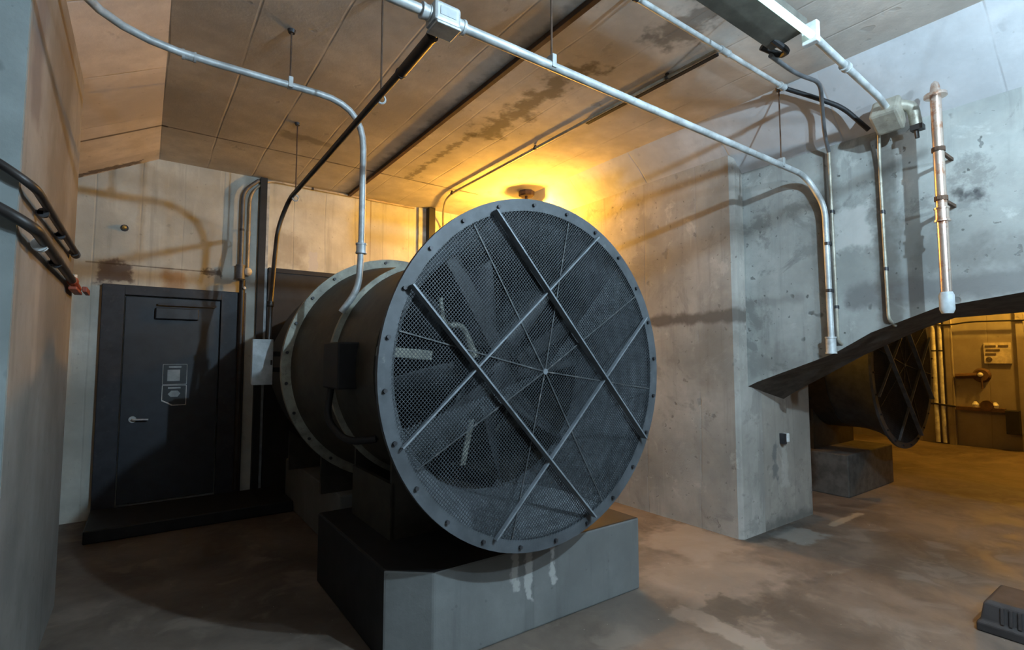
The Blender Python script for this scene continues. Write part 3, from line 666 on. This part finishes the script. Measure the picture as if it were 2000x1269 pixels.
# ribbed rubber block with a flared base
t = empty('rubber_block', (4.1, .82, 0), 'dark ribbed rubber block with flared base on the floor at right', 'block')
def ring(x0, x1, y0, y1, z): return [(x0, y0, z), (x1, y0, z), (x1, y1, z), (x0, y1, z)]
b = MB(); L = [ring(3.94, 4.36, .60, .93, 0), ring(3.94, 4.36, .60, .93, .05), ring(3.955, 4.345, .615, .915, .065), ring(3.97, 4.33, .63, .90, .16), ring(3.985, 4.315, .645, .885, .175)]
vs = [p for r in L for p in r]; fs = [(i*4+j, i*4+(j+1) % 4, i*4+4+(j+1) % 4, i*4+4+j) for i in range(4) for j in range(4)]+[(0, 1, 2, 3), (16, 17, 18, 19)]
build('block_body', b.add(vs, fs), M['rubber'], t, bevel=.008)
for k in range(9): 
    x = 3.985+k*.036
    build('rib', MB().obox((x+.02, .621, .112), (.007, 0, 0), (0, .008, 0), (0, .006, .042)), M['rubber'], t)
for k in range(5):
    y = .735+k*.036
    build('rib', MB().obox((3.961, y-.06, .112), (.008, 0, 0), (0, .007, 0), (.006, 0, .042)), M['rubber'], t)

# ------------------------------------------------------------------ far wall beyond the second fan
t = empty('wall_sign', (12.04, 2.35, 1.65), 'cream sign with three lines and a round emblem on the far wall', 'sign')
build('sign_board', MB().box(12.02, 12.05, 2.17, 2.52, 1.47, 1.83), M['sign'], t)
w = MB()
for (ys, z) in [(((2.50, 2.36), (2.33, 2.20)), 1.77), (((2.49, 2.31),), 1.70), (((2.50, 2.36),), 1.63)]:
    for (a, bb) in ys: w.box(12.014, 12.021, bb, a, z-.016, z+.016)
build('sign_lines', w, M['print'], t)
build('emblem', MB().lathe([(.022, -.004), (.042, -.004), (.042, 0), (.022, 0)], (12.018, 2.455, 1.54), 'x', 24, closed=True).box(12.013, 12.02, 2.42, 2.49, 1.53, 1.55), M['print'], t)
t = empty('hose_valve', (12.0, 2.57, 1.26), 'round dark valve with pale tip below the cream sign', 'valve')
build('valve_wheel', MB().lathe([(0, -.05), (.10, -.05), (.13, 0), (0, 0)], (12.045, 2.57, 1.26), 'x', 20), M['rust'], t)
build('tip', MB().ball((11.97, 2.575, 1.27), .04), M['white'], t, smooth=True)
build('stem', MB().tube([(12.0, 2.57, 1.24), (12.0, 2.56, 1.02)], .015, 8).tube([(12.0, 2.62, 1.26), (12.0, 2.92, 1.24)], .045, 8), M['rust'], t)
t = empty('wall_shelf', (12.0, 2.6, .7), 'dark ledge with pipe fittings low on the far wall', 'ledge')
build('ledge', MB().box(11.90, 12.05, 2.28, 2.92, .64, .70), M['rust'], t)
build('fitting', MB().lathe([(0, -.06), (.09, -.06), (.09, .06), (0, .06)], (11.95, 2.50, .74), 'x', 12), M['rust'], t)
for y in (2.66, 2.40): tag(build('pale_fitting', MB().tube([(11.96, y, .70), (11.96, y, .75), (11.96, y, .80)], [.04, .05, .02], 10), M['white'], smooth=True), 'small pale fitting standing on the ledge, %s the dark round one' % ('left of' if y > 2.5 else 'right of'), 'fitting', 'pale fittings on the ledge')
t = empty('control_box', (11.98, 2.15, .5), 'dark control box low on the far wall by the pilaster', 'electrical box')
build('box_body', MB().box(11.90, 12.048, 2.09, 2.27, .28, .68), M['black'], t, bevel=.01)
build('box_lid', MB().box(11.885, 11.90, 2.095, 2.265, .29, .67), M['black'], t)
for (y, r, lab) in [(3.22, .035, 'pale vertical pipe on the far wall nearest the second fan'), (3.12, .03, 'pale vertical pipe on the far wall beside the pilaster')]:
    conduit('wall_pipe', lab, [(12.0, y, .02), (12.0, y, 3.64)], r, M['white'], .1, straps=[((12.0, y, 1.7), (0, 0, 1), (.05, 0, 0))], group='pale pipes on the far wall', cat='pipe')
conduit('wall_cable', 'thin dark cable sagging across the top of the far wall', [(11.97, 3.4, 2.23), (11.97, 3.0, 2.16), (11.97, 2.7, 2.21), (11.97, 1.5, 2.19)], .014, M['black'], .15, cat='cable')
conduit('wall_pipe', 'thin dark pipe running low along the far wall', [(11.97, 3.4, .74), (11.97, 2.93, .69)], .016, M['black'], .1, cat='pipe')
